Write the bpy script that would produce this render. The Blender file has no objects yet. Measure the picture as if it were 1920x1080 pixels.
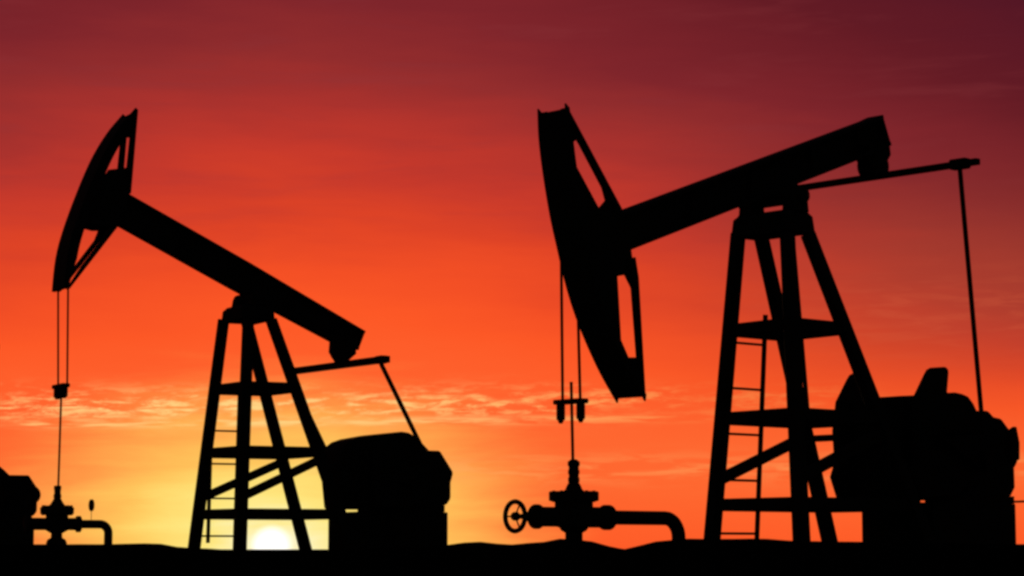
import bpy, bmesh, math, random
from mathutils import Vector, Matrix, noise
R = math.radians
random.seed(7)

# ------------------------------------------------------------------ camera
S = bpy.context.scene
cam_data = bpy.data.cameras.new('camera')
cam = bpy.data.objects.new('camera', cam_data)
S.collection.objects.link(cam)
cam.location = (0, 0, 1.6)
cam.rotation_euler = (R(90) + math.atan(490 / 4400), 0, 0)
cam_data.sensor_width = 36
cam_data.lens = 4400 / 1920 * 36
cam_data.clip_start = 0.5
cam_data.clip_end = 40000
S.camera = cam
S.render.resolution_x, S.render.resolution_y = 1024, 576
S.render.engine = 'CYCLES'
S.cycles.filter_width = 2.9            # a soft telephoto picture
S.view_settings.view_transform = 'Standard'
S.view_settings.look = 'None'
S.view_settings.exposure = 0
S.view_settings.gamma = 1

SUN_AZ, SUN_EL = -5.82, 0.07           # degrees; the sun sits half below the skyline
GZ = 1.3                               # the level plain the machines stand on


def lin(c):
    def f(v):
        v /= 255
        return v / 12.92 if v <= .04045 else ((v + .055) / 1.055) ** 2.4
    return (f(c[0]), f(c[1]), f(c[2]), 1)


# ------------------------------------------------------------------ sky
W = bpy.data.worlds.new('World')
S.world = W
W.use_nodes = True
nt = W.node_tree
nt.nodes.clear()


def node(kind, **kw):
    n = nt.nodes.new(kind)
    for k, v in kw.items():
        setattr(n, k, v)
    return n


def put(sock, v):
    if hasattr(v, 'is_output'):
        nt.links.new(v, sock)
    else:
        sock.default_value = v


def M(op, a, b=0.0, c=0.0, clamp=False):
    n = node('ShaderNodeMath', operation=op, use_clamp=clamp)
    put(n.inputs[0], a); put(n.inputs[1], b); put(n.inputs[2], c)
    return n.outputs[0]


def step(v, lo, hi, a=0.0, b=1.0):
    n = node('ShaderNodeMapRange', interpolation_type='SMOOTHSTEP')
    put(n.inputs['Value'], v)
    put(n.inputs['From Min'], lo); put(n.inputs['From Max'], hi)
    put(n.inputs['To Min'], a); put(n.inputs['To Max'], b)
    return n.outputs[0]


def mix(f, a, b):
    n = node('ShaderNodeMix', data_type='RGBA')
    put(n.inputs[0], f); put(n.inputs[6], a); put(n.inputs[7], b)
    return n.outputs[2]


def xyz(x, y, z):
    n = node('ShaderNodeCombineXYZ')
    put(n.inputs[0], x); put(n.inputs[1], y); put(n.inputs[2], z)
    return n.outputs[0]


def nz(vec, scale, detail=3.0, rough=.5, dist=0.0):
    n = node('ShaderNodeTexNoise')
    put(n.inputs['Vector'], vec)
    n.inputs['Scale'].default_value = scale
    n.inputs['Detail'].default_value = detail
    n.inputs['Roughness'].default_value = rough
    n.inputs['Distortion'].default_value = dist
    return n.outputs[0]


def bell(v, mid, half):
    d = M('DIVIDE', M('SUBTRACT', v, mid), half)
    return M('EXPONENT', M('MULTIPLY', M('MULTIPLY', d, d), -1.0))


tc = node('ShaderNodeTexCoord')
sp = node('ShaderNodeSeparateXYZ')
nt.links.new(tc.outputs['Generated'], sp.inputs[0])
AZ = M('DEGREES', M('ARCTAN2', sp.outputs[0], sp.outputs[1]))       # compass bearing from the view axis
EL = M('DEGREES', M('ARCSINE', sp.outputs[2]))                      # height above the horizon

off = M('ABSOLUTE', M('SUBTRACT', AZ, -5.0))
shift = M('MULTIPLY', M('POWER', off, 1.5), step(AZ, -5.0, 6.0, .060, .073))
shift = M('MULTIPLY', shift, step(EL, 1.2, 6.0))
streak = nz(xyz(M('MULTIPLY', AZ, .10), M('MULTIPLY_ADD', AZ, .03, M('MULTIPLY', EL, .55)), 3.7), 1.0, 4, .55)
streak2 = nz(xyz(M('MULTIPLY', AZ, .22), M('MULTIPLY_ADD', AZ, -.02, M('MULTIPLY', EL, 1.7)), 9.1), 1.0, 4, .6, .4)
wob = M('ADD', M('MULTIPLY', M('SUBTRACT', streak, .5), 2.6), M('MULTIPLY', M('SUBTRACT', streak2, .5), .95))
wob = M('MULTIPLY', wob, step(EL, .5, 8.0, .35, 1.0))
E2 = M('ADD', M('ADD', EL, shift), wob)

ramp = node('ShaderNodeValToRGB')
stops = [(0, (255, 92, 40)), (1.6, (255, 104, 48)), (3.0, (255, 103, 48)), (4.3, (255, 96, 44)), (5.6, (253, 88, 38)),
         (6.9, (243, 79, 37)), (8.2, (222, 67, 38)), (9.5, (198, 57, 43)), (10.8, (170, 50, 45)),
         (12.1, (147, 45, 45)), (13.4, (127, 37, 43)), (16.0, (99, 27, 36)), (19, (80, 22, 37)), (24, (50, 14, 38)),
         (34, (22, 10, 28)), (60, (9, 6, 16))]
cr = ramp.color_ramp
while len(cr.elements) < len(stops):
    cr.elements.new(.5)
for e, (p, c) in zip(cr.elements, stops):
    e.position = p / 60
    e.color = lin(c)
nt.links.new(M('DIVIDE', E2, 60.0), ramp.inputs[0])
col = ramp.outputs[0]

# dusky purple-grey veils high up
veil = M('MULTIPLY', step(streak2, .50, .72), step(EL, 6.0, 11.0))
col = mix(M('MULTIPLY', veil, .18), col, lin((146, 56, 60)))

# the yellow glow round the sun, wider along the horizon than upwards
daz = M('SUBTRACT', AZ, SUN_AZ + .05)
delv = M('SUBTRACT', EL, SUN_EL)
gn = M('MULTIPLY', M('SUBTRACT', streak2, .5), 1.6)
gd = M('ADD', M('SQRT', M('ADD', M('POWER', M('MULTIPLY', M('ABSOLUTE', daz), .58), 2.0), M('POWER', M('MULTIPLY', M('ABSOLUTE', delv), 1.0), 2.0))), gn)
g1 = step(gd, 4.9, 1.1)
col = mix(M('MULTIPLY', g1, .95), col, lin((255, 218, 102)))
g2 = step(gd, 2.5, .4)
col = mix(M('MULTIPLY', g2, .85), col, lin((255, 238, 138)))
g3 = step(gd, 1.1, .1)
col = mix(M('MULTIPLY', g3, .85), col, lin((255, 247, 205)))

# bands of thin cloud lit from below
near_sun = bell(AZ, -7.0, 7.5)
tilt = M('MULTIPLY_ADD', AZ, -.012, EL)
wv = xyz(M('MULTIPLY', AZ, 1.25), M('MULTIPLY_ADD', AZ, -.2, M('MULTIPLY', EL, 6.6)), 1.3)
w1 = nz(wv, 1.0, 7, .66, .35)
patch = nz(xyz(M('MULTIPLY', AZ, .33), M('MULTIPLY', EL, 1.0), 8.2), 1.0, 2, .5)
b1 = bell(tilt, 3.52, .36)
c1 = M('MULTIPLY', M('MULTIPLY', step(w1, .44, .64), b1), step(AZ, 11.0, 1.0, .0, 1.0))
c1 = M('MULTIPLY', c1, step(patch, .34, .52, .25, 1.0))
w4 = nz(xyz(M('MULTIPLY', AZ, .8), M('MULTIPLY', EL, 9.0), 2.4), 1.0, 4, .55)
c4 = M('MULTIPLY', M('MULTIPLY', step(w4, .40, .60), bell(tilt, 3.13, .10)), step(AZ, 9.0, 0.0))
c1 = M('MAXIMUM', c1, M('MULTIPLY', c4, .9))
col = mix(M('MULTIPLY', c1, .88), col, mix(near_sun, lin((255, 152, 78)), lin((255, 220, 138))))
w2 = nz(xyz(M('MULTIPLY', AZ, .5), M('MULTIPLY', EL, 4.2), 5.5), 1.1, 5, .6, .6)
b2 = bell(EL, 1.95, .32)
c2 = M('MULTIPLY', M('MULTIPLY', step(w2, .42, .64), b2), step(AZ, -9.0, -2.0))
col = mix(M('MULTIPLY', c2, .42), col, lin((255, 170, 96)))
b3 = bell(EL, 5.6, .9)
brown = M('MULTIPLY', bell(EL, 6.0, 2.3), step(AZ, 1.0, 10.0))
col = mix(M('MULTIPLY', brown, .42), col, lin((182, 74, 46)))
c3 = M('MULTIPLY', M('MULTIPLY', step(w2, .45, .66), b3), step(AZ, 4.0, 10.0))
col = mix(M('MULTIPLY', c3, .22), col, lin((216, 96, 62)))

# the disc itself
sd = M('SQRT', M('ADD', M('POWER', M('ABSOLUTE', M('SUBTRACT', AZ, SUN_AZ)), 2.0), M('POWER', M('ABSOLUTE', M('SUBTRACT', EL, SUN_EL)), 2.0)))
col = mix(step(sd, .58, .30), col, (1.25, 1.2, 1.08, 1))

sunset = node('ShaderNodeBackground')
nt.links.new(col, sunset.inputs[0])
sunset.inputs[1].default_value = 1.0
sky = node('ShaderNodeTexSky', sky_type='NISHITA')
sky.sun_disc = False
sky.sun_elevation = R(SUN_EL)
sky.sun_rotation = R(SUN_AZ)
dusk = node('ShaderNodeBackground')
nt.links.new(sky.outputs[0], dusk.inputs[0])
dusk.inputs[1].default_value = .05
ms = node('ShaderNodeMixShader')
put(ms.inputs[0], M('MULTIPLY', step(M('ABSOLUTE', AZ), 75.0, 22.0), step(EL, 60.0, 24.0)))
nt.links.new(dusk.outputs[0], ms.inputs[1])
nt.links.new(sunset.outputs[0], ms.inputs[2])
out = node('ShaderNodeOutputWorld')
nt.links.new(ms.outputs[0], out.inputs[0])

# ------------------------------------------------------------------ sun
sl = bpy.data.lights.new('sun', 'SUN')
sl.energy = .5
sl.angle = R(.5)
sl.color = (1, .55, .25)
so = bpy.data.objects.new('sun', sl)
S.collection.objects.link(so)
sdir = Vector((math.sin(R(SUN_AZ)), math.cos(R(SUN_AZ)), math.tan(R(SUN_EL))))
so.rotation_euler = sdir.to_track_quat('Z', 'Y').to_euler()


# ------------------------------------------------------------------ materials
def material(name, base, wear, scale, rough, metal=0.0, bump=0.0):
    m = bpy.data.materials.new(name)
    m.use_nodes = True
    t = m.node_tree
    b = t.nodes['Principled BSDF']
    c = t.nodes.new('ShaderNodeTexCoord')
    n = t.nodes.new('ShaderNodeTexNoise')
    n.inputs['Scale'].default_value = scale
    n.inputs['Detail'].default_value = 6
    n.inputs['Roughness'].default_value = .65
    t.links.new(c.outputs['Object'], n.inputs['Vector'])
    r = t.nodes.new('ShaderNodeValToRGB')
    r.color_ramp.elements[0].position = .42
    r.color_ramp.elements[0].color = (*base, 1)
    r.color_ramp.elements[1].position = .72
    r.color_ramp.elements[1].color = (*wear, 1)
    t.links.new(n.outputs[0], r.inputs[0])
    t.links.new(r.outputs[0], b.inputs['Base Color'])
    b.inputs['Roughness'].default_value = rough
    b.inputs['Metallic'].default_value = metal
    b.inputs['Specular IOR Level'].default_value = .15
    if bump:
        bn = t.nodes.new('ShaderNodeBump')
        bn.inputs['Strength'].default_value = bump
        bn.inputs['Distance'].default_value = .05
        t.links.new(n.outputs[0], bn.inputs['Height'])
        t.links.new(bn.outputs[0], b.inputs['Normal'])
    return m


PAINT = material('dark_machine_paint', (.012, .011, .011), (.022, .014, .010), 3.0, .85)
RUST = material('oily_steel', (.014, .010, .008), (.028, .015, .009), 5.0, .9)
CABLE = material('wire_rope', (.012, .012, .012), (.02, .018, .016), 30.0, .85)
SOIL = material('dark_soil', (.005, .004, .0035), (.009, .0065, .005), .35, 1.0, bump=.5)


SOIL.node_tree.nodes['Principled BSDF'].inputs['Specular IOR Level'].default_value = 0


# ------------------------------------------------------------------ builders
# machine space: u along the walking beam (head to tail), v sideways towards the viewer's side, z up
def P(u, v, z):
    return Vector((u, -v, z))


def link(name, bm, mat, parent=None, bevel=0.0):
    bmesh.ops.remove_doubles(bm, verts=bm.verts, dist=1e-5)
    if bevel:
        bmesh.ops.bevel(bm, geom=[e for e in bm.edges if e.is_manifold and e.calc_face_angle(0) > .5], offset=bevel,
                        segments=1, affect='EDGES', clamp_overlap=True)
    bmesh.ops.recalc_face_normals(bm, faces=bm.faces)
    me = bpy.data.meshes.new(name)
    bm.to_mesh(me)
    bm.free()
    me.materials.append(mat)
    o = bpy.data.objects.new(name, me)
    S.collection.objects.link(o)
    o.parent = parent
    return o


def prism(bm, pts, v0, v1):
    a = [bm.verts.new(P(u, v0, z)) for u, z in pts]
    b = [bm.verts.new(P(u, v1, z)) for u, z in pts]
    n = len(pts)
    bm.faces.new(a)
    bm.faces.new(b[::-1])
    for i in range(n):
        bm.faces.new((a[i], b[i], b[(i + 1) % n], a[(i + 1) % n]))


def box(bm, u0, u1, v0, v1, z0, z1):
    prism(bm, [(u0, z0), (u1, z0), (u1, z1), (u0, z1)], v0, v1)


def beam(bm, p, q, w, h, side=Vector((0, 1, 0)), w2=None, h2=None):
    """a rectangular bar from p to q; w measured along `side`, h square to it"""
    d = (q - p).normalized()
    s = (side - d * side.dot(d)).normalized()
    t = d.cross(s)
    rings = []
    for c, ww, hh in ((p, w, h), (q, w2 or w, h2 or h)):
        rings.append([bm.verts.new(c + s * (ww / 2 * i) + t * (hh / 2 * j)) for i, j in ((1, 1), (-1, 1), (-1, -1), (1, -1))])
    bm.faces.new(rings[0])
    bm.faces.new(rings[1][::-1])
    for i in range(4):
        bm.faces.new((rings[0][i], rings[1][i], rings[1][(i + 1) % 4], rings[0][(i + 1) % 4]))


def lathe(bm, p, axis, prof, n=24):
    """prof: list of (distance along axis, radius)"""
    d = axis.normalized()
    s = d.orthogonal().normalized()
    t = d.cross(s)
    rings = []
    for a, r in prof:
        rings.append([bm.verts.new(p + d * a + (s * math.cos(2 * math.pi * k / n) + t * math.sin(2 * math.pi * k / n)) * max(r, 1e-4))
                      for k in range(n)])
    bm.faces.new(rings[0][::-1])
    bm.faces.new(rings[-1])
    for a, b in zip(rings, rings[1:]):
        for k in range(n):
            bm.faces.new((a[k], a[(k + 1) % n], b[(k + 1) % n], b[k]))


def rod(bm, p, q, r, n=14, r2=None):
    lathe(bm, p, q - p, [(0, r), ((q - p).length, r2 or r)], n)


def tube(bm, pts, r, n=18):
    rings = []
    ref = None
    for i, p in enumerate(pts):
        d = ((pts[i + 1] if i + 1 < len(pts) else p) - (pts[i - 1] if i else p)).normalized()
        if ref is None:
            ref = d.orthogonal().normalized()
        s = (ref - d * ref.dot(d)).normalized()
        ref = s
        t = d.cross(s)
        rings.append([bm.verts.new(p + (s * math.cos(2 * math.pi * k / n) + t * math.sin(2 * math.pi * k / n)) * r) for k in range(n)])
    bm.faces.new(rings[0][::-1])
    bm.faces.new(rings[-1])
    for a, b in zip(rings, rings[1:]):
        for k in range(n):
            bm.faces.new((a[k], a[(k + 1) % n], b[(k + 1) % n], b[k]))


def torus(bm, c, axis, R0, r, n=28, m=10):
    d = axis.normalized()
    s = d.orthogonal().normalized()
    t = d.cross(s)
    rings = []
    for k in range(n):
        e = s * math.cos(2 * math.pi * k / n) + t * math.sin(2 * math.pi * k / n)
        rings.append([bm.verts.new(c + e * (R0 + r * math.cos(2 * math.pi * j / m)) + d * (r * math.sin(2 * math.pi * j / m))) for j in range(m)])
    for k in range(n):
        a, b = rings[k], rings[(k + 1) % n]
        for j in range(m):
            bm.faces.new((a[j], a[(j + 1) % m], b[(j + 1) % m], b[j]))


def smooth(pts, k=5):
    """Catmull-Rom through 2-D points"""
    o = []
    for i in range(len(pts) - 1):
        p0, p1, p2, p3 = pts[max(i - 1, 0)], pts[i], pts[i + 1], pts[min(i + 2, len(pts) - 1)]
        for j in range(k):
            t = j / k
            o.append(tuple(.5 * (2 * b + (c - a) * t + (2 * a - 5 * b + 4 * c - d) * t * t + (3 * b - a - 3 * c + d) * t ** 3)
                           for a, b, c, d in zip(p0, p1, p2, p3)))
    o.append(pts[-1])
    return o


def lerp(a, b, t):
    return a + (b - a) * t


def empty(name, loc, rz, label, cat, group=None):
    o = bpy.data.objects.new(name, None)
    S.collection.objects.link(o)
    o.location = loc
    o.rotation_euler = (0, 0, rz)
    o.empty_display_size = .5
    o['label'] = label
    o['category'] = cat
    if group:
        o['group'] = group
    return o


def make_pumpjack(loc, heading, D, label):
    root = empty('pumpjack', loc, heading, label, 'pumpjack', 'pumpjacks on the skyline')
    B = bmesh.new
    turn = D.get('turn', 0.0)
    piv = D['pivot']

    def rb(p):                                        # swing a point of the walking beam about its bearing
        du, dz = p[0] - piv[0], p[1] - piv[1]
        c, s = math.cos(turn), math.sin(turn)
        return (piv[0] + du * c - dz * s, piv[1] + du * s + dz * c)

    # ---- samson post: four legs, front pair steep, rear pair raking back
    ends = {}
    for key, sgn in (('front_far', -1), ('rear_far', -1), ('front_near', 1), ('rear_near', 1)):
        (ut, zt), (ub, zb) = D[key]
        vt, vb = sgn * D['post_v'][0], sgn * D['post_v'][1]
        top = P(ut, vt, zt)
        bot = P(ub, vb, zb)
        d = bot - top
        bot = top + d * (zt / (zt - zb))              # carried down to the ground
        ends[key] = (top, bot)

    def on(key, z):
        a, b = ends[key]
        return a.lerp(b, (z - a.z) / (b.z - a.z))
    for key in ends:
        b = B()
        a, q = ends[key]
        w = D['leg_w']
        beam(b, a + (a - q).normalized() * .15, q, w * .85, w, w2=w * .95, h2=w * 1.12)
        link('leg', b, PAINT, root, .015)
        b = B()
        box(b, q.x - .3, q.x + .3, -q.y - .25, -q.y + .25, 0, .06)
        link('foot_plate', b, RUST, root)
    for z in D['girts']:
        h = D['girt_h']
        for k1, k2 in (('front_far', 'front_near'), ('front_near', 'rear_near'), ('front_far', 'rear_far'), ('rear_far', 'rear_near')):
            b = B()
            p, q = on(k1, z), on(k2, z)
            beam(b, p, q, h, .13, side=Vector((0, 0, 1)))
            link('cross_beam', b, PAINT, root, .01)
    for k1, k2 in (('front_far', 'rear_far'), ('front_near', 'rear_near')):
        b = B()
        beam(b, on(k1, D['brace_z'][0]), on(k2, D['brace_z'][1]), .21, .12, side=Vector((0, 0, 1)))
        link('brace', b, PAINT, root, .01)

    # ---- cap and bearings on the post
    b = B()
    tops = [ends[k][0] for k in ends]
    u0 = min(t.x for t in tops); u1 = max(t.x for t in tops); zc = D['cap_z']
    vt = D['post_v'][0]
    g = .04
    ring0 = [P(u0 - g, -vt - g, zc[0]), P(u1 + g - D['cap_in'], -vt - g, zc[0]), P(u1 + g - D['cap_in'], vt + g, zc[0]), P(u0 - g, vt + g, zc[0])]
    ring1 = [P(u0 - g + .02, -vt - g + .04, zc[1] - .09), P(u1 + g - .02 - D['cap_in'], -vt - g + .04, zc[1] - .09), P(u1 + g - .02 - D['cap_in'], vt + g - .04, zc[1] - .09), P(u0 - g + .02, vt + g - .04, zc[1] - .09)]
    ring2 = [P(u0 - g + .12, -vt - g + .1, zc[1]), P(u1 + g - .1 - D['cap_in'], -vt - g + .1, zc[1]), P(u1 + g - .1 - D['cap_in'], vt + g - .1, zc[1]), P(u0 - g + .12, vt + g - .1, zc[1])]
    rr = [[b.verts.new(p) for p in r_] for r_ in (ring0, ring1, ring2)]
    b.faces.new(rr[0]); b.faces.new(rr[2][::-1])
    for i, j in ((0, 1), (1, 2)):
        for k in range(4):
            b.faces.new((rr[i][k], rr[i][(k + 1) % 4], rr[j][(k + 1) % 4], rr[j][k]))
    link('post_cap', b, PAINT, root, .015)
    bu, bz = D['bearing']
    for s in (-1, 1):
        b = B()
        r = D['bearing_r']
        arc = [(bu + r * math.cos(t), bz + r * math.sin(t)) for t in [math.pi * k / 10 for k in range(11)]]
        prism(b, [(bu + r * 1.15, zc[1] - .02)] + arc + [(bu - r * 1.15, zc[1] - .02)], s * D['bearing_v'] - .16, s * D['bearing_v'] + .16)
        link('saddle_bearing', b, RUST, root, .01)
    b = B()
    rod(b, P(bu, -D['bearing_v'] - .24, bz + .08), P(bu, D['bearing_v'] + .24, bz + .08), .14)
    link('saddle_shaft', b, RUST, root)

    # ---- ladder on the far side face
    ld = D['ladder']

    def face_y(z):
        return on('front_far', z).y + .06
    b = B()
    for pts, w in ld['rails']:
        (ua, za), (ub_, zb_) = pts
        beam(b, Vector((ua, face_y(za), za)), Vector((ub_, face_y(zb_), zb_)), .05, w)
    lad = link('ladder', b, RUST, root)
    (ra, rz_a), (rb2, rz_b) = ld['rail']
    for z in ld['rungs']:
        b = B()
        ur = lerp(ra, rb2, (z - rz_a) / (rz_b - rz_a))
        rod(b, Vector((on('front_far', z).x + ld.get('from', 0), face_y(z), z)), Vector((ur, face_y(z), z)), ld.get('rung_r', .028), 8)
        link('rung', b, RUST, lad)

    # ---- walking beam: an I section with stiffeners
    b = B()
    top = [rb(p) for p in D['beam_top']]
    bot = [rb(p) for p in D['beam_bottom']]
    bw = D['beam_v']
    tf = .07

    def inward(line, sgn):
        o = []
        for i, p in enumerate(line):
            a = line[max(i - 1, 0)]; c = line[min(i + 1, len(line) - 1)]
            d = Vector((c[0] - a[0], c[1] - a[1])).normalized()
            o.append((p[0] - d.y * -sgn * tf, p[1] + d.x * -sgn * tf))
        return o
    ti, bi = inward(top, 1), inward(bot, -1)
    prism(b, top + ti[::-1], -bw, bw)
    prism(b, bot + bi[::-1], -bw, bw)
    prism(b, ti + bi[::-1], -.05, .05)
    wb = link('walking_beam', b, PAINT, root)
    for f in (.06, .3, .5, .72, .9, 1.0):
        b = B()
        def along(line, f):
            a, c = line[0], line[-1]
            return (lerp(a[0], c[0], f), lerp(a[1], c[1], f))
        # follow the bent tail where there is one
        p, q = along([ti[0], ti[-1]], f), along([bi[0], bi[-1]], f)
        w = .03
        d = Vector((ti[-1][0] - ti[0][0], ti[-1][1] - ti[0][1])).normalized() * w
        if f == 1.0:
            d = d * 1.5
            prism(b, [(p[0] - d.x, p[1] - d.y), p, q, (q[0] - d.x, q[1] - d.y)], -bw + .01, bw - .01)
        else:
            prism(b, [(p[0] - d.x, p[1] - d.y - .03), (p[0] + d.x, p[1] + d.y - .03), (q[0] + d.x, q[1] + d.y + .03), (q[0] - d.x, q[1] - d.y + .03)], -bw + .03, bw - .03)
        link('stiffener', b, PAINT, wb)

    # ---- horsehead
    hw = D['head_v']
    face = smooth([rb(p) for p in D['face']], 5)
    b = B()
    th = D['face_t']
    inner = []
    for i, p in enumerate(face):
        a = face[max(i - 1, 0)]; c = face[min(i + 1, len(face) - 1)]
        d = Vector((c[0] - a[0], c[1] - a[1])).normalized()
        w = .09 + (th - .09) * min(1, min(i, len(face) - 1 - i) / (len(face) * .16))   # thinner towards the tips
        inner.append((p[0] - d.y * w, p[1] + d.x * w))
    k = D.get('trim', 0)
    prism(b, face[k:] + inner[k:][::-1], -hw + .03, hw - .03)
    hh = link('horsehead', b, PAINT, root)
    for s in (-1, 1):
        lo, hi = (s * hw, s * (hw - D['strut_t']))
        b = B()
        d0 = Vector((face[0][0] - face[1][0], face[0][1] - face[1][1])).normalized() * D['guide_end']
        d1 = Vector((face[-1][0] - face[-2][0], face[-1][1] - face[-2][1])).normalized() * D['guide_end']
        f2 = [(face[0][0] + d0.x, face[0][1] + d0.y)] + face + [(face[-1][0] + d1.x, face[-1][1] + d1.y)]
        i2 = [(inner[0][0] + d0.x * .2, inner[0][1] + d0.y * .2)] + inner + [(inner[-1][0] + d1.x * .2, inner[-1][1] + d1.y * .2)]
        prism(b, f2 + i2[::-1], s * (hw - .032), s * (hw + .006))
        link('rope_guide', b, PAINT, hh)
        for key in ('strut_up', 'strut_down'):
            b = B()
            prism(b, [rb(p) for p in D[key]], lo, hi)
            link('strut', b, PAINT, hh)
        b = B()
        prism(b, [rb(p) for p in D['cheek']], s * (hw - .04), s * (hw - .10))
        link('side_plate', b, PAINT, hh)
        for key in ('tip_up', 'tip_down'):
            if key in D:
                b = B()
                prism(b, [rb(p) for p in D[key]], s * (hw - .045), s * (hw - .095))
                link('gusset', b, PAINT, hh)

    # ---- equaliser and pitmans at the tail
    eu, ez = rb(D['equalizer'])
    b = B()
    e0, e1 = D['equalizer_v']
    dz = D.get('equalizer_sag', 0)
    beam(b, P(eu, e0, ez - dz), P(eu, e1, ez + dz), D['equalizer_h'], D['equalizer_d'], side=Vector((0, 0, 1)))
    eq = link('equalizer_beam', b, PAINT, root, .01)
    for s, ve in ((-1, D['pitman_v'][0]), (1, D['pitman_v'][1])):
        b = B()
        zz = ez + dz * (ve / max(e1, .1))
        box(b, eu - .11, eu + .11, ve - .2, ve + .2, zz - .1, zz + .1)
        link('pitman_bearing', b, RUST, eq, .03)
    tu, tz = rb(D['tail_bearing'])
    b = B()
    rod(b, P(tu, -.2, tz), P(tu, .2, tz), D['tail_r'], 24)
    prism(b, [rb(p) for p in D['tail_bracket']], -.14, .14)
    link('tail_bearing', b, RUST, root)
    pu, pz = D['pin']
    for ve in D['pitman_v']:
        b = B()
        beam(b, P(eu, ve, ez + dz * (ve / max(e1, .1)) - .1), P(pu, ve, pz), D['pitman_w'] * .8, D['pitman_w'])
        link('pitman_arm', b, PAINT, root, .01)

    # ---- gear reducer, cranks and counterweights
    b = B()
    prism(b, D['gearbox'], -.62, .62)
    gb = link('gearbox', b, PAINT, root, .04)
    cu, cz = D['shaft']
    b = B()
    rod(b, P(cu, -1.45, cz), P(cu, 1.45, cz), .16, 20)
    link('crankshaft', b, RUST, gb)
    for s, ve in ((-1, D['pitman_v'][0]), (1, D['pitman_v'][1])):
        v = D['crank_v'] * s
        b = B()
        dd = Vector((pu - cu, 0, pz - cz))
        beam(b, P(cu, v + s * .20, cz) - dd.normalized() * .3, P(pu, v + s * .20, pz) + dd.normalized() * .2, .16, .42, w2=.14, h2=.3)
        ck = link('crank', b, RUST, root, .02)
        b = B()
        prism(b, D['weight'], v - .11, v + .11)
        link('counterweight', b, PAINT, ck, .03)
        b = B()
        rod(b, P(pu, v + s * .2, pz), P(pu, ve + s * .06, pz), .07, 16)
        link('crank_pin', b, RUST, ck)

    # ---- base frame, feet, motor, belt guard
    b = B()
    u0, u1 = D['base_u']
    box(b, u0, u1, -.9, .9, 0, D['base_z'])
    link('base', b, PAINT, root, .02)
    for v in (-.95, .95):
        b = B()
        box(b, D['skid_u'][0], D['skid_u'][1], v - .12, v + .12, 0, .24)
        link('skid_runner', b, RUST, root)
    for a, c, va, vb in D['feet']:
        b = B()
        box(b, a, c, va, vb, D['base_z'] + .003, D['foot_top'])
        link('mounting_foot', b, RUST, root)
    b = B()
    prism(b, D['guard'], D['guard_v'][0], D['guard_v'][1])
    link('belt_guard', b, PAINT, root, .04)
    b = B()
    mu, mz, mr = D['motor']
    lathe(b, P(mu, -.55, mz), P(0, 1, 0) - P(0, 0, 0), [(0, mr * .5), (.03, mr * .85), (.1, mr), (.85, mr), (.92, mr * .85), (.95, mr * .5)], 24)
    link('motor', b, RUST, root)
    if 'tab' in D:
        b = B()
        prism(b, D['tab'], *D['tab_v'])
        link('brake_drum', b, RUST, root, .02)
    if 'lever' in D:
        b = B()
        (la, lz), (lb, lz2), lv = D['lever']
        rod(b, P(la, lv, lz), P(lb, lv, lz2), .022, 8)
        link('brake_lever', b, RUST, root)

    # ---- bridle: two wire ropes, carrier bar, polished rod
    for v, (p, q) in zip((-D['bridle_v'], D['bridle_v']), D['bridle']):
        b = B()
        rod(b, P(p[0], v, p[1]), P(q[0], v, q[1]), D['rope_r'], 10)
        link('wire_rope', b, CABLE, root)
    b = B()
    (u, z), hl, hb = D['carrier']
    beam(b, P(u, -hl, z), P(u, hl, z), hb, .2, side=Vector((0, 0, 1)))
    cbar = link('carrier_bar', b, RUST, root, .02)
    for s in (-1, 1):
        b = B()
        lathe(b, P(u, s * D['bridle_v'], z), Vector((0, 0, -1)), D['socket'], 14)
        link('rope_socket', b, RUST, cbar)
    b = B()
    (p, q) = D['polished_rod']
    rod(b, P(p[0], 0, p[1]), P(q[0], 0, q[1]), D['rod_r'], 10)
    link('polished_rod', b, CABLE, root)
    return root


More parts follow.
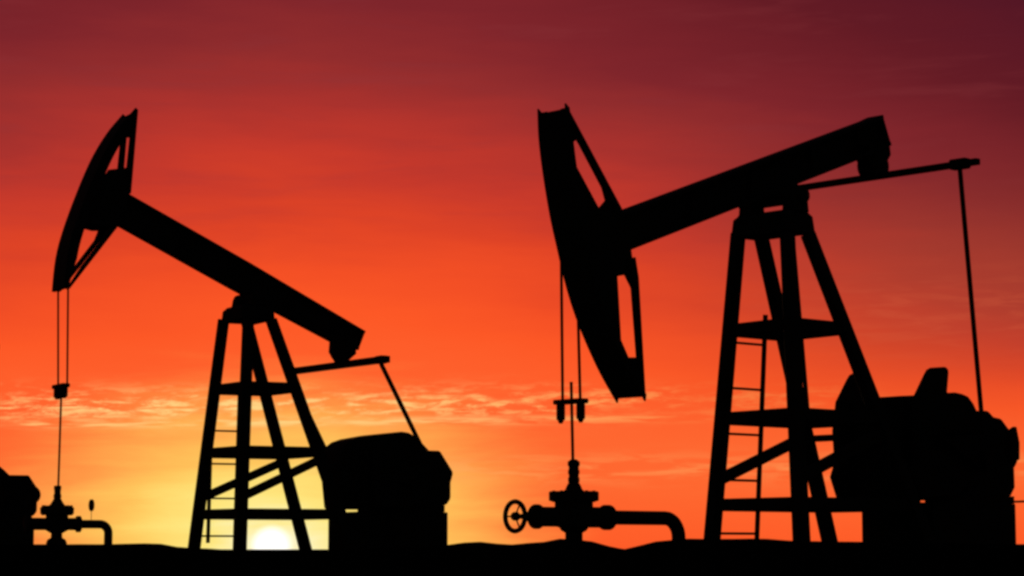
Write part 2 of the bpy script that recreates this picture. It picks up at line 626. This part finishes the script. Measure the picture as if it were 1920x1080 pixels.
def make_wellhead(loc, heading, D, label):
    root = empty('wellhead', loc, heading, label, 'wellhead', 'wellheads under the pumpjacks')
    B = bmesh.new
    Z = Vector((0, 0, 1))
    O = Vector((0, 0, 0))
    b = B(); lathe(b, O, Z, D['casing'], 32); link('casing_head', b, RUST, root)
    b = B(); lathe(b, O, Z, D['body'], 32); bd = link('tee_body', b, PAINT, root)
    b = B(); lathe(b, O, Z, D['flange'], 36); fl = link('flange', b, PAINT, root)
    z0 = D['flange'][0][0]; z1 = D['flange'][-1][0]; rf = max(r for _, r in D['flange'])
    for k in range(10):
        t = 2 * math.pi * k / 10 + .2
        b = B()
        rod(b, Vector((math.cos(t) * rf * .84, math.sin(t) * rf * .84, z0 - .012)), Vector((math.cos(t) * rf * .84, math.sin(t) * rf * .84, z1 + .012)), .03, 6)
        link('bolt', b, RUST, fl)
    b = B(); lathe(b, O, Z, D['stuffing'], 28); link('stuffing_box', b, RUST, root)
    hz = D['pipe_z']
    X = Vector((1, 0, 0))
    b = B(); lathe(b, Vector((0, 0, hz)), X, D['cross'], 28); link('valve_body', b, PAINT, root)
    # flow line with its elbow
    b = B()
    u0, u1 = D['flow_u']
    rr = D['flow_r']; er = D['elbow_r']
    pts = [Vector((u0, 0, hz)), Vector((u1 - er, 0, hz))]
    for k in range(1, 9):
        t = math.pi / 2 * k / 8
        pts.append(Vector((u1 - er + er * math.sin(t), 0, hz - er + er * math.cos(t))))
    pts.append(Vector((u1, 0, -.1)))
    tube(b, pts, rr)
    link('flow_pipe', b, PAINT, root)
    if 'wheel' in D:
        wu, wr, wt = D['wheel']
        b = B(); torus(b, Vector((wu, 0, hz)), X, wr, wt); hwl = link('handwheel', b, RUST, root)
        b = B(); lathe(b, Vector((wu - .05, 0, hz)), X, [(0, .06), (.03, .075), (.1, .075), (.14, .04), (.28, .05), (.36, .09), (D['stem'] - wu + .05, .12)], 14)
        link('stem', b, RUST, hwl)
        for k in range(3):
            t = 2 * math.pi * k / 3 + D.get('spoke', .0)
            b = B()
            rod(b, Vector((wu, 0, hz)), Vector((wu, math.cos(t) * wr, hz + math.sin(t) * wr)), .014, 8)
            link('spoke', b, RUST, hwl)
    if 'gauge' in D:
        gu, gz, gr = D['gauge']
        b = B(); lathe(b, Vector((gu - .035, 0, gz)), X, [(0, gr * .9), (.01, gr), (.06, gr), (.07, gr * .9)], 20)
        ga = link('pressure_gauge', b, RUST, root)
        b = B(); rod(b, Vector((gu, 0, hz + rr * .8)), Vector((gu, 0, gz - gr * .9)), .008, 8)
        link('stem', b, RUST, ga)
    return root


# ------------------------------------------------------------------ the two machines in full view
near_dims = dict(
    pivot=(-0.053, 7.107),
    front_far=((-0.324, 6.131), (-0.503, 0.470)), rear_far=((0.372, 6.192), (2.891, 0.479)),
    front_near=((-0.438, 5.988), (-0.818, 0.462)), rear_near=((0.210, 6.045), (2.776, 0.472)),
    post_v=(.68, 1.25), leg_w=.24, girt_h=.23,
    girts=[(-0.413, 4.431)[1], (-0.444, 2.760)[1], (-0.474, 1.132)[1]],
    brace_z=((-0.521, 1.583)[1], (2.044, 2.508)[1]),
    cap_z=((-0.323, 6.192)[1], (-0.316, 6.603)[1]),
    cap_in=.1, bearing=(-0.059, 6.800), bearing_r=.18, bearing_v=.55,
    ladder=dict(rail=((0.659, 4.802), (0.829, 0.443)),
                rails=[(((0.659, 4.802), (0.826, 0.300)), .09), (((-0.295, 4.738), (-0.491, 0.300)), .10)],
                rungs=[(-0.416, 4.218)[1], (-0.395, 3.354)[1], (-0.448, 2.487)[1], (-0.501, 1.612)[1], (-0.511, 0.600)[1]], rung_r=.025),
    beam_top=[(-4.698, 6.050), (-3.903, 6.336), (2.736, 8.748), (3.011, 8.866)],
    beam_bottom=[(-4.894, 5.249), (-4.106, 5.541), (2.068, 7.809), (3.261, 8.284)], beam_v=.2,
    head_v=.36, face_t=.14, strut_t=.19,
    tip_down=[(-4.006, 3.651), (-4.309, 3.634), (-4.258, 3.413), (-3.971, 3.052), (-3.892, 3.018)], guide_end=.09,
    tip_up=[(-5.754, 7.765), (-5.628, 7.706), (-5.425, 7.393), (-5.655, 7.236)],
    face=[(-5.788, 7.854), (-5.763, 7.422), (-5.676, 6.867), (-5.512, 6.131), (-5.348, 5.582), (-5.107, 4.849), (-4.813, 4.211), (-4.361, 3.483), (-3.943, 2.954)],
    strut_up=[(-5.738, 7.881), (-4.431, 6.234), (-4.599, 6.162), (-4.766, 6.599), (-5.305, 7.294), (-5.724, 7.769)],
    strut_down=[(-4.293, 5.378), (-4.108, 5.412), (-4.031, 5.059), (-3.877, 2.960), (-3.920, 3.475), (-3.932, 3.663), (-4.055, 4.884), (-4.238, 5.135)],
    cheek=[(-5.590, 6.664), (-5.082, 6.231), (-4.953, 6.187), (-4.665, 6.460), (-4.392, 6.223), (-4.223, 5.803), (-4.147, 5.393), (-4.229, 5.103), (-4.518, 5.043), (-4.473, 4.073), (-4.681, 4.116), (-4.962, 4.655), (-5.164, 5.160), (-5.416, 5.882)],
    equalizer=(2.909, 7.627), equalizer_v=(-2.75, 2.554), equalizer_h=.12, equalizer_d=.14,
    pitman_v=(-2.2, 2.12), pitman_w=.085,
    tail_bearing=(2.915, 7.842), tail_r=.25,
    tail_bracket=[(2.646, 8.260), (3.261, 8.386), (3.303, 8.100), (3.028, 7.747), (2.796, 7.711), (2.572, 7.932)],
    pin=(3.450, 2.542),
    gearbox=[(2.891, 3.261), (4.742, 3.385), (5.182, 3.062), (5.504, 2.752), (5.363, 1.286), (2.996, 1.253), (2.961, 1.646)],
    shaft=(4.561, 2.103),
    crank_v=.97,
    weight=[(2.907, 3.224), (3.250, 3.675), (3.336, 3.772), (3.454, 3.820), (3.723, 3.844), (3.805, 3.807), (3.819, 3.724), (3.756, 3.334), (4.010, 3.356), (4.246, 3.335), (4.433, 3.290), (4.583, 3.170), (4.698, 3.017), (4.908, 2.612), (4.743, 1.870), (4.043, 1.335), (2.913, 1.257), (2.699, 1.722), (2.838, 2.011), (2.792, 2.645)],
    base_u=((3.460, 0.722)[0], (6.128, 0.726)[0]), base_z=(4.618, 1.211)[1], skid_u=(-1.5, 6.4), foot_top=(4.623, 1.360)[1],
    feet=[((3.466, 1.251)[0], (4.386, 1.258)[0], -.88, -.5), ((3.708, 1.234)[0], (6.105, 1.260)[0], .5, .88)],
    guard=[(4.619, 3.027), (5.314, 3.055), (5.503, 2.934), (5.750, 2.911), (6.044, 2.674), (6.129, 2.118), (6.142, 1.528), (5.992, 1.344), (4.558, 1.302)], guard_v=(.70, .9),
    motor=((6.625, 2.266)[0], (6.625, 2.266)[1], .42),
    tab=[(5.874, 2.695), (6.020, 2.764), (6.114, 2.435), (6.100, 2.091), (5.848, 2.042)], tab_v=(.93, 1.05),
    lever=((5.901, 1.246), (7.059, 1.283), .95),
    bridle_v=.25,
    bridle=[((-5.336, 5.572), (-5.307, 2.854)), ((-5.418, 4.591), (-5.363, 2.828))], rope_r=.027,
    carrier=((-5.353, 2.831), .36, .085),
    socket=[(0, .075), (.05, .075), (.06, .078), (.3, .078), (.31, .06), (.37, .03)],
    polished_rod=((-5.339, 3.172), (-5.295, 1.485)), rod_r=.028,
)
far_dims = dict(
    pivot=(-0.059, 6.991),
    front_far=((-0.536, 6.003), (-0.996, 0.341)), rear_far=((0.135, 6.033), (2.064, 0.341)),
    front_near=((-0.387, 5.895), (-0.769, 0.339)), rear_near=((0.290, 5.925), (2.238, 0.340)),
    post_v=(.68, 1.3), leg_w=.25, girt_h=.25,
    girts=[(-0.635, 4.354)[1], (-0.752, 2.738)[1], (-0.932, 1.179)[1]],
    brace_z=((-0.812, 1.585)[1], (1.305, 2.556)[1]),
    cap_z=((-0.537, 6.058)[1], (-0.542, 6.442)[1]),
    cap_in=0, bearing=(-0.083, 6.594), bearing_r=.2, bearing_v=.55,
    ladder=dict(rail=((0.021, 4.252), (0.104, 0.436)),
                rails=[(((0.021, 4.252), (0.106, 0.300)), .05), (((-0.706, 4.229), (-0.609, 0.463)), .09)],
                rungs=[(-0.673, 3.319)[1], (-0.767, 2.478)[1], (-0.860, 1.598)[1], (-0.952, 0.638)[1]], rung_r=.024),
    beam_top=[(-4.122, 9.425), (-3.359, 9.066), (-0.146, 7.540), (3.079, 5.937)],
    beam_bottom=[(-4.111, 8.571), (-3.555, 8.299), (-0.560, 6.889), (2.412, 5.565), (2.885, 5.443)], beam_v=.2,
    head_v=.5, face_t=.25, strut_t=.28, guide_end=.0, trim=2,
    tip_up=[(-3.462, 10.942), (-3.351, 10.952), (-3.425, 10.462), (-3.728, 10.437)],
    face=[(-3.371, 11.213), (-3.779, 10.688), (-4.180, 9.978), (-4.572, 9.007), (-4.893, 8.049), (-5.041, 7.375), (-5.105, 6.616)],
    strut_up=[(-3.306, 11.121), (-3.447, 9.060), (-3.503, 9.053), (-3.501, 9.683), (-3.421, 10.577), (-3.387, 10.985)],
    strut_down=[(-3.773, 8.200), (-4.957, 6.605), (-4.964, 6.632), (-4.613, 7.190), (-4.058, 7.950), (-3.902, 8.359)],
    cheek=[(-4.020, 9.609), (-3.432, 9.721), (-3.461, 9.064), (-3.774, 8.205), (-4.128, 8.182), (-4.427, 8.242), (-4.620, 8.387), (-4.335, 9.028)],
    equalizer=(2.479, 5.053), equalizer_v=(-3.5, 2.78), equalizer_h=.17, equalizer_d=.2, equalizer_sag=-.05,
    pitman_v=(-3.42, 2.45), pitman_w=.10,
    tail_bearing=(2.477, 5.386), tail_r=.24,
    tail_bracket=[(2.202, 5.791), (2.807, 5.607), (2.840, 5.344), (2.569, 5.112), (2.359, 5.104), (2.176, 5.374)],
    pin=(3.787, 2.539),
    gearbox=[(2.230, 2.785), (2.318, 2.952), (2.467, 3.065), (2.722, 3.153), (3.327, 3.263), (3.938, 3.333), (4.138, 3.309), (4.309, 3.230), (4.480, 3.094), (4.713, 2.875), (4.948, 2.529), (4.876, 1.356), (2.288, 1.335), (2.174, 2.346)],
    shaft=(3.715, 2.232),
    crank_v=1.25,
    weight=[(2.820, 2.508), (2.878, 2.725), (2.996, 2.917), (3.159, 3.111), (3.353, 3.251), (3.549, 3.255), (3.730, 3.191), (3.913, 3.073), (4.034, 2.938), (4.126, 2.817), (4.372, 2.343), (4.268, 1.659), (3.816, 1.342), (2.888, 1.335), (2.809, 2.048)],
    base_u=((2.535, 0.853)[0], (5.132, 0.849)[0]), base_z=(4.181, 1.254)[1], skid_u=(-1.5, 6.4), foot_top=(4.180, 1.434)[1],
    feet=[((2.538, 1.309)[0], (2.855, 1.306)[0], -.88, -.5), ((2.738, 1.291)[0], (5.048, 1.303)[0], .5, .88)],
    guard=[(4.203, 2.845), (4.909, 2.846), (5.127, 2.532), (5.298, 2.285), (5.221, 2.021), (5.223, 1.607), (5.099, 1.441), (4.211, 1.378)], guard_v=(.70, .9),
    motor=((5.184, 2.183)[0], (5.184, 2.183)[1], .33),
    bridle_v=.25,
    bridle=[((-5.027, 6.952), (-4.969, 4.299)), ((-4.931, 7.169), (-4.896, 4.270))], rope_r=.024,
    carrier=((-4.978, 4.257), .44, .10),
    socket=[(0, .10), (.05, .10), (.06, .10), (.26, .10), (.27, .08), (.31, .05)],
    polished_rod=((-4.961, 4.114), (-4.989, 1.715)), rod_r=.026,
)
make_pumpjack((4.989, 44.000, 1.3), R(42), near_dims,
              'largest black pumpjack, its broad head tipped down and tail raised, against dark red sky')
make_pumpjack((-6.612, 59.500, 1.3), R(28), far_dims,
              'black pumpjack with its head raised and the setting sun showing between its post legs')

# a third machine of the same make farther off, only the back of its drive end in the picture
third_dims = dict(far_dims)
third_dims['turn'] = R(40)
third_dims['pin'] = (far_dims['shaft'][0] - .55, far_dims['shaft'][1] + .5)
third_dims['weight'] = [(u - .45, z - .12) for u, z in far_dims['weight']]
third_dims['gearbox'] = [(u - .35, z - .08) for u, z in far_dims['gearbox']]
hu = far_dims['bridle'][0][0][0]
third_dims['carrier'] = ((hu, 2.2), .44, .10)
third_dims['bridle'] = [((hu, 5.2), (hu, 2.2)), ((hu, 5.2), (hu, 2.2))]
third_dims['polished_rod'] = ((hu, 2.1), (hu, .8))
make_pumpjack((-21.44, 79.8, GZ), R(28), third_dims,
              'black drive end of a distant pumpjack cut off by the left edge of the picture')

# ------------------------------------------------------------------ wellheads
near_well = dict(
    casing=[(-.2, .15), (.62, .15), (.63, .16)],
    body=[(.58, .15), (.62, .22), (.67, .25), (.69, .33), (1.11, .33), (1.13, .3)],
    flange=[(1.12, .40), (1.135, .43), (1.275, .43), (1.29, .41)],
    stuffing=[(1.28, .2), (1.32, .15), (1.40, .115), (1.44, .09), (1.46, .10), (1.52, .10), (1.53, .088), (1.58, .088), (1.59, .10), (1.65, .10), (1.66, .088), (1.72, .088), (1.73, .105), (1.80, .105), (1.81, .085), (1.84, .05)],
    cross=[(-.93, .05), (-.92, .15), (-.9, .21), (-.84, .21), (-.82, .19), (-.8, .17), (-.3, .17), (.3, .18), (.70, .18), (.74, .22), (.84, .22), (.88, .17), (.9, .12)],
    pipe_z=.85, flow_u=(.6, 2.58), flow_r=.125, elbow_r=.34,
    wheel=(-1.36, .247, .042), stem=-.9, spoke=.0)
far_well = dict(
    casing=[(-.2, .25), (.46, .25), (.53, .22), (.58, .14), (.75, .13)],
    body=[(.68, .13), (.73, .22), (.76, .27), (1.12, .27), (1.14, .3)],
    flange=[(1.13, .33), (1.15, .40), (1.30, .41), (1.33, .36), (1.35, .25)],
    stuffing=[(1.33, .26), (1.38, .17), (1.48, .11), (1.53, .085), (1.55, .095), (1.62, .095), (1.63, .08), (1.73, .08), (1.74, .09), (1.83, .09), (1.84, .05)],
    cross=[(-.8, .12), (-.78, .2), (-.68, .2), (-.66, .15), (.48, .15), (.5, .2), (.58, .2), (.6, .14), (.62, .11)],
    pipe_z=.91, flow_u=(.5, 1.30), flow_r=.105, elbow_r=.22,
    gauge=(.86, 1.37, .145))


def in_frame(o, heading, u):
    return (o[0] + u * math.cos(heading), o[1] + u * math.sin(heading), GZ)


make_wellhead(in_frame((4.989, 44.000, 1.3), R(42), (-5.284, 0.937)[0]), R(42), near_well,
              'black wellhead with a round handwheel, standing under the tipped-down pump head')
make_wellhead(in_frame((-6.612, 59.500, 1.3), R(28), (-5.004, 1.200)[0]), R(28), far_well,
              'small black wellhead with a pressure gauge on its flow pipe, under the raised pump head')


# ------------------------------------------------------------------ ground: a low bank in front, a level plain behind
CREST = [(-40, .0), (0, .06), (60, .08), (200, .08), (290, .095), (350, .03), (380, .015), (460, -.015), (600, -.01), (760, .03), (845, .07), (885, .125), (960, .075), (1010, .11),
         (1060, .175), (1100, .13), (1165, .0), (1230, .12), (1290, .17), (1340, .16), (1420, .17), (1490, .13), (1600, .12), (1700, .1), (1915, .08), (2000, .1)]


def crest(x):
    px = 960 + x * 4400 / 37.0
    if px <= CREST[0][0]: base = CREST[0][1]
    elif px >= CREST[-1][0]: base = CREST[-1][1]
    else:
        for (a, ha), (b, hb) in zip(CREST, CREST[1:]):
            if a <= px <= b:
                t = (px - a) / (b - a)
                base = ha + (hb - ha) * t * t * (3 - 2 * t)
                break
    far = max(0, abs(x) - 9)
    return base + min(1, far / 6) * .12 * (noise.noise(Vector((x * .35, 0, 2))) + .1)


def sst(a, b, v):
    t = min(1, max(0, (v - a) / (b - a)))
    return t * t * (3 - 2 * t)


def ground_z(x, y):
    top = 1.6 + crest(x)
    if y < 37:
        z = 1.55 * sst(4, 35, y) + (top - 1.55) * sst(31.5, 37, y)
        z += .05 * noise.noise(Vector((x * .5, y * .5, 0))) * sst(-5, 4, y) * (1 - sst(28, 36, y)) if y > -5 else 0
    else:
        z = top + (GZ - .02 - top) * sst(37, 39.2, y)
        if y > 95:
            z += .06 * noise.noise(Vector((x * .01, y * .01, 4)))* sst(95, 200, y) - .3 * sst(95, 300, y)
    z += .008 * noise.noise(Vector((x * 2.3, y * 2.3, 7)))
    return z


bm = bmesh.new()
xs = [-12000, -5000, -2000, -900, -400, -200, -100, -60, -40, -30, -24] + [-20 + .25 * i for i in range(161)] + [24, 30, 40, 60, 100, 200, 400, 900, 2000, 5000, 12000]
ys = [-3000, -600, -120, -30, -10] + [-4 + 2 * i for i in range(15)] + [25 + .6 * i for i in range(20)] + [37 + .2 * i for i in range(12)] + [39.6, 41, 44, 48, 54, 62, 72, 84, 95, 120, 160, 220, 320, 500, 900, 1800, 4000, 9000, 20000]
grid = [[bm.verts.new((x, y, ground_z(x, y))) for x in xs] for y in ys]
for a, b in zip(grid, grid[1:]):
    for k in range(len(xs) - 1):
        bm.faces.new((a[k], a[k + 1], b[k + 1], b[k]))
for f in bm.faces:
    f.smooth = True
g = link('ground', bm, SOIL)
g['kind'] = 'structure'
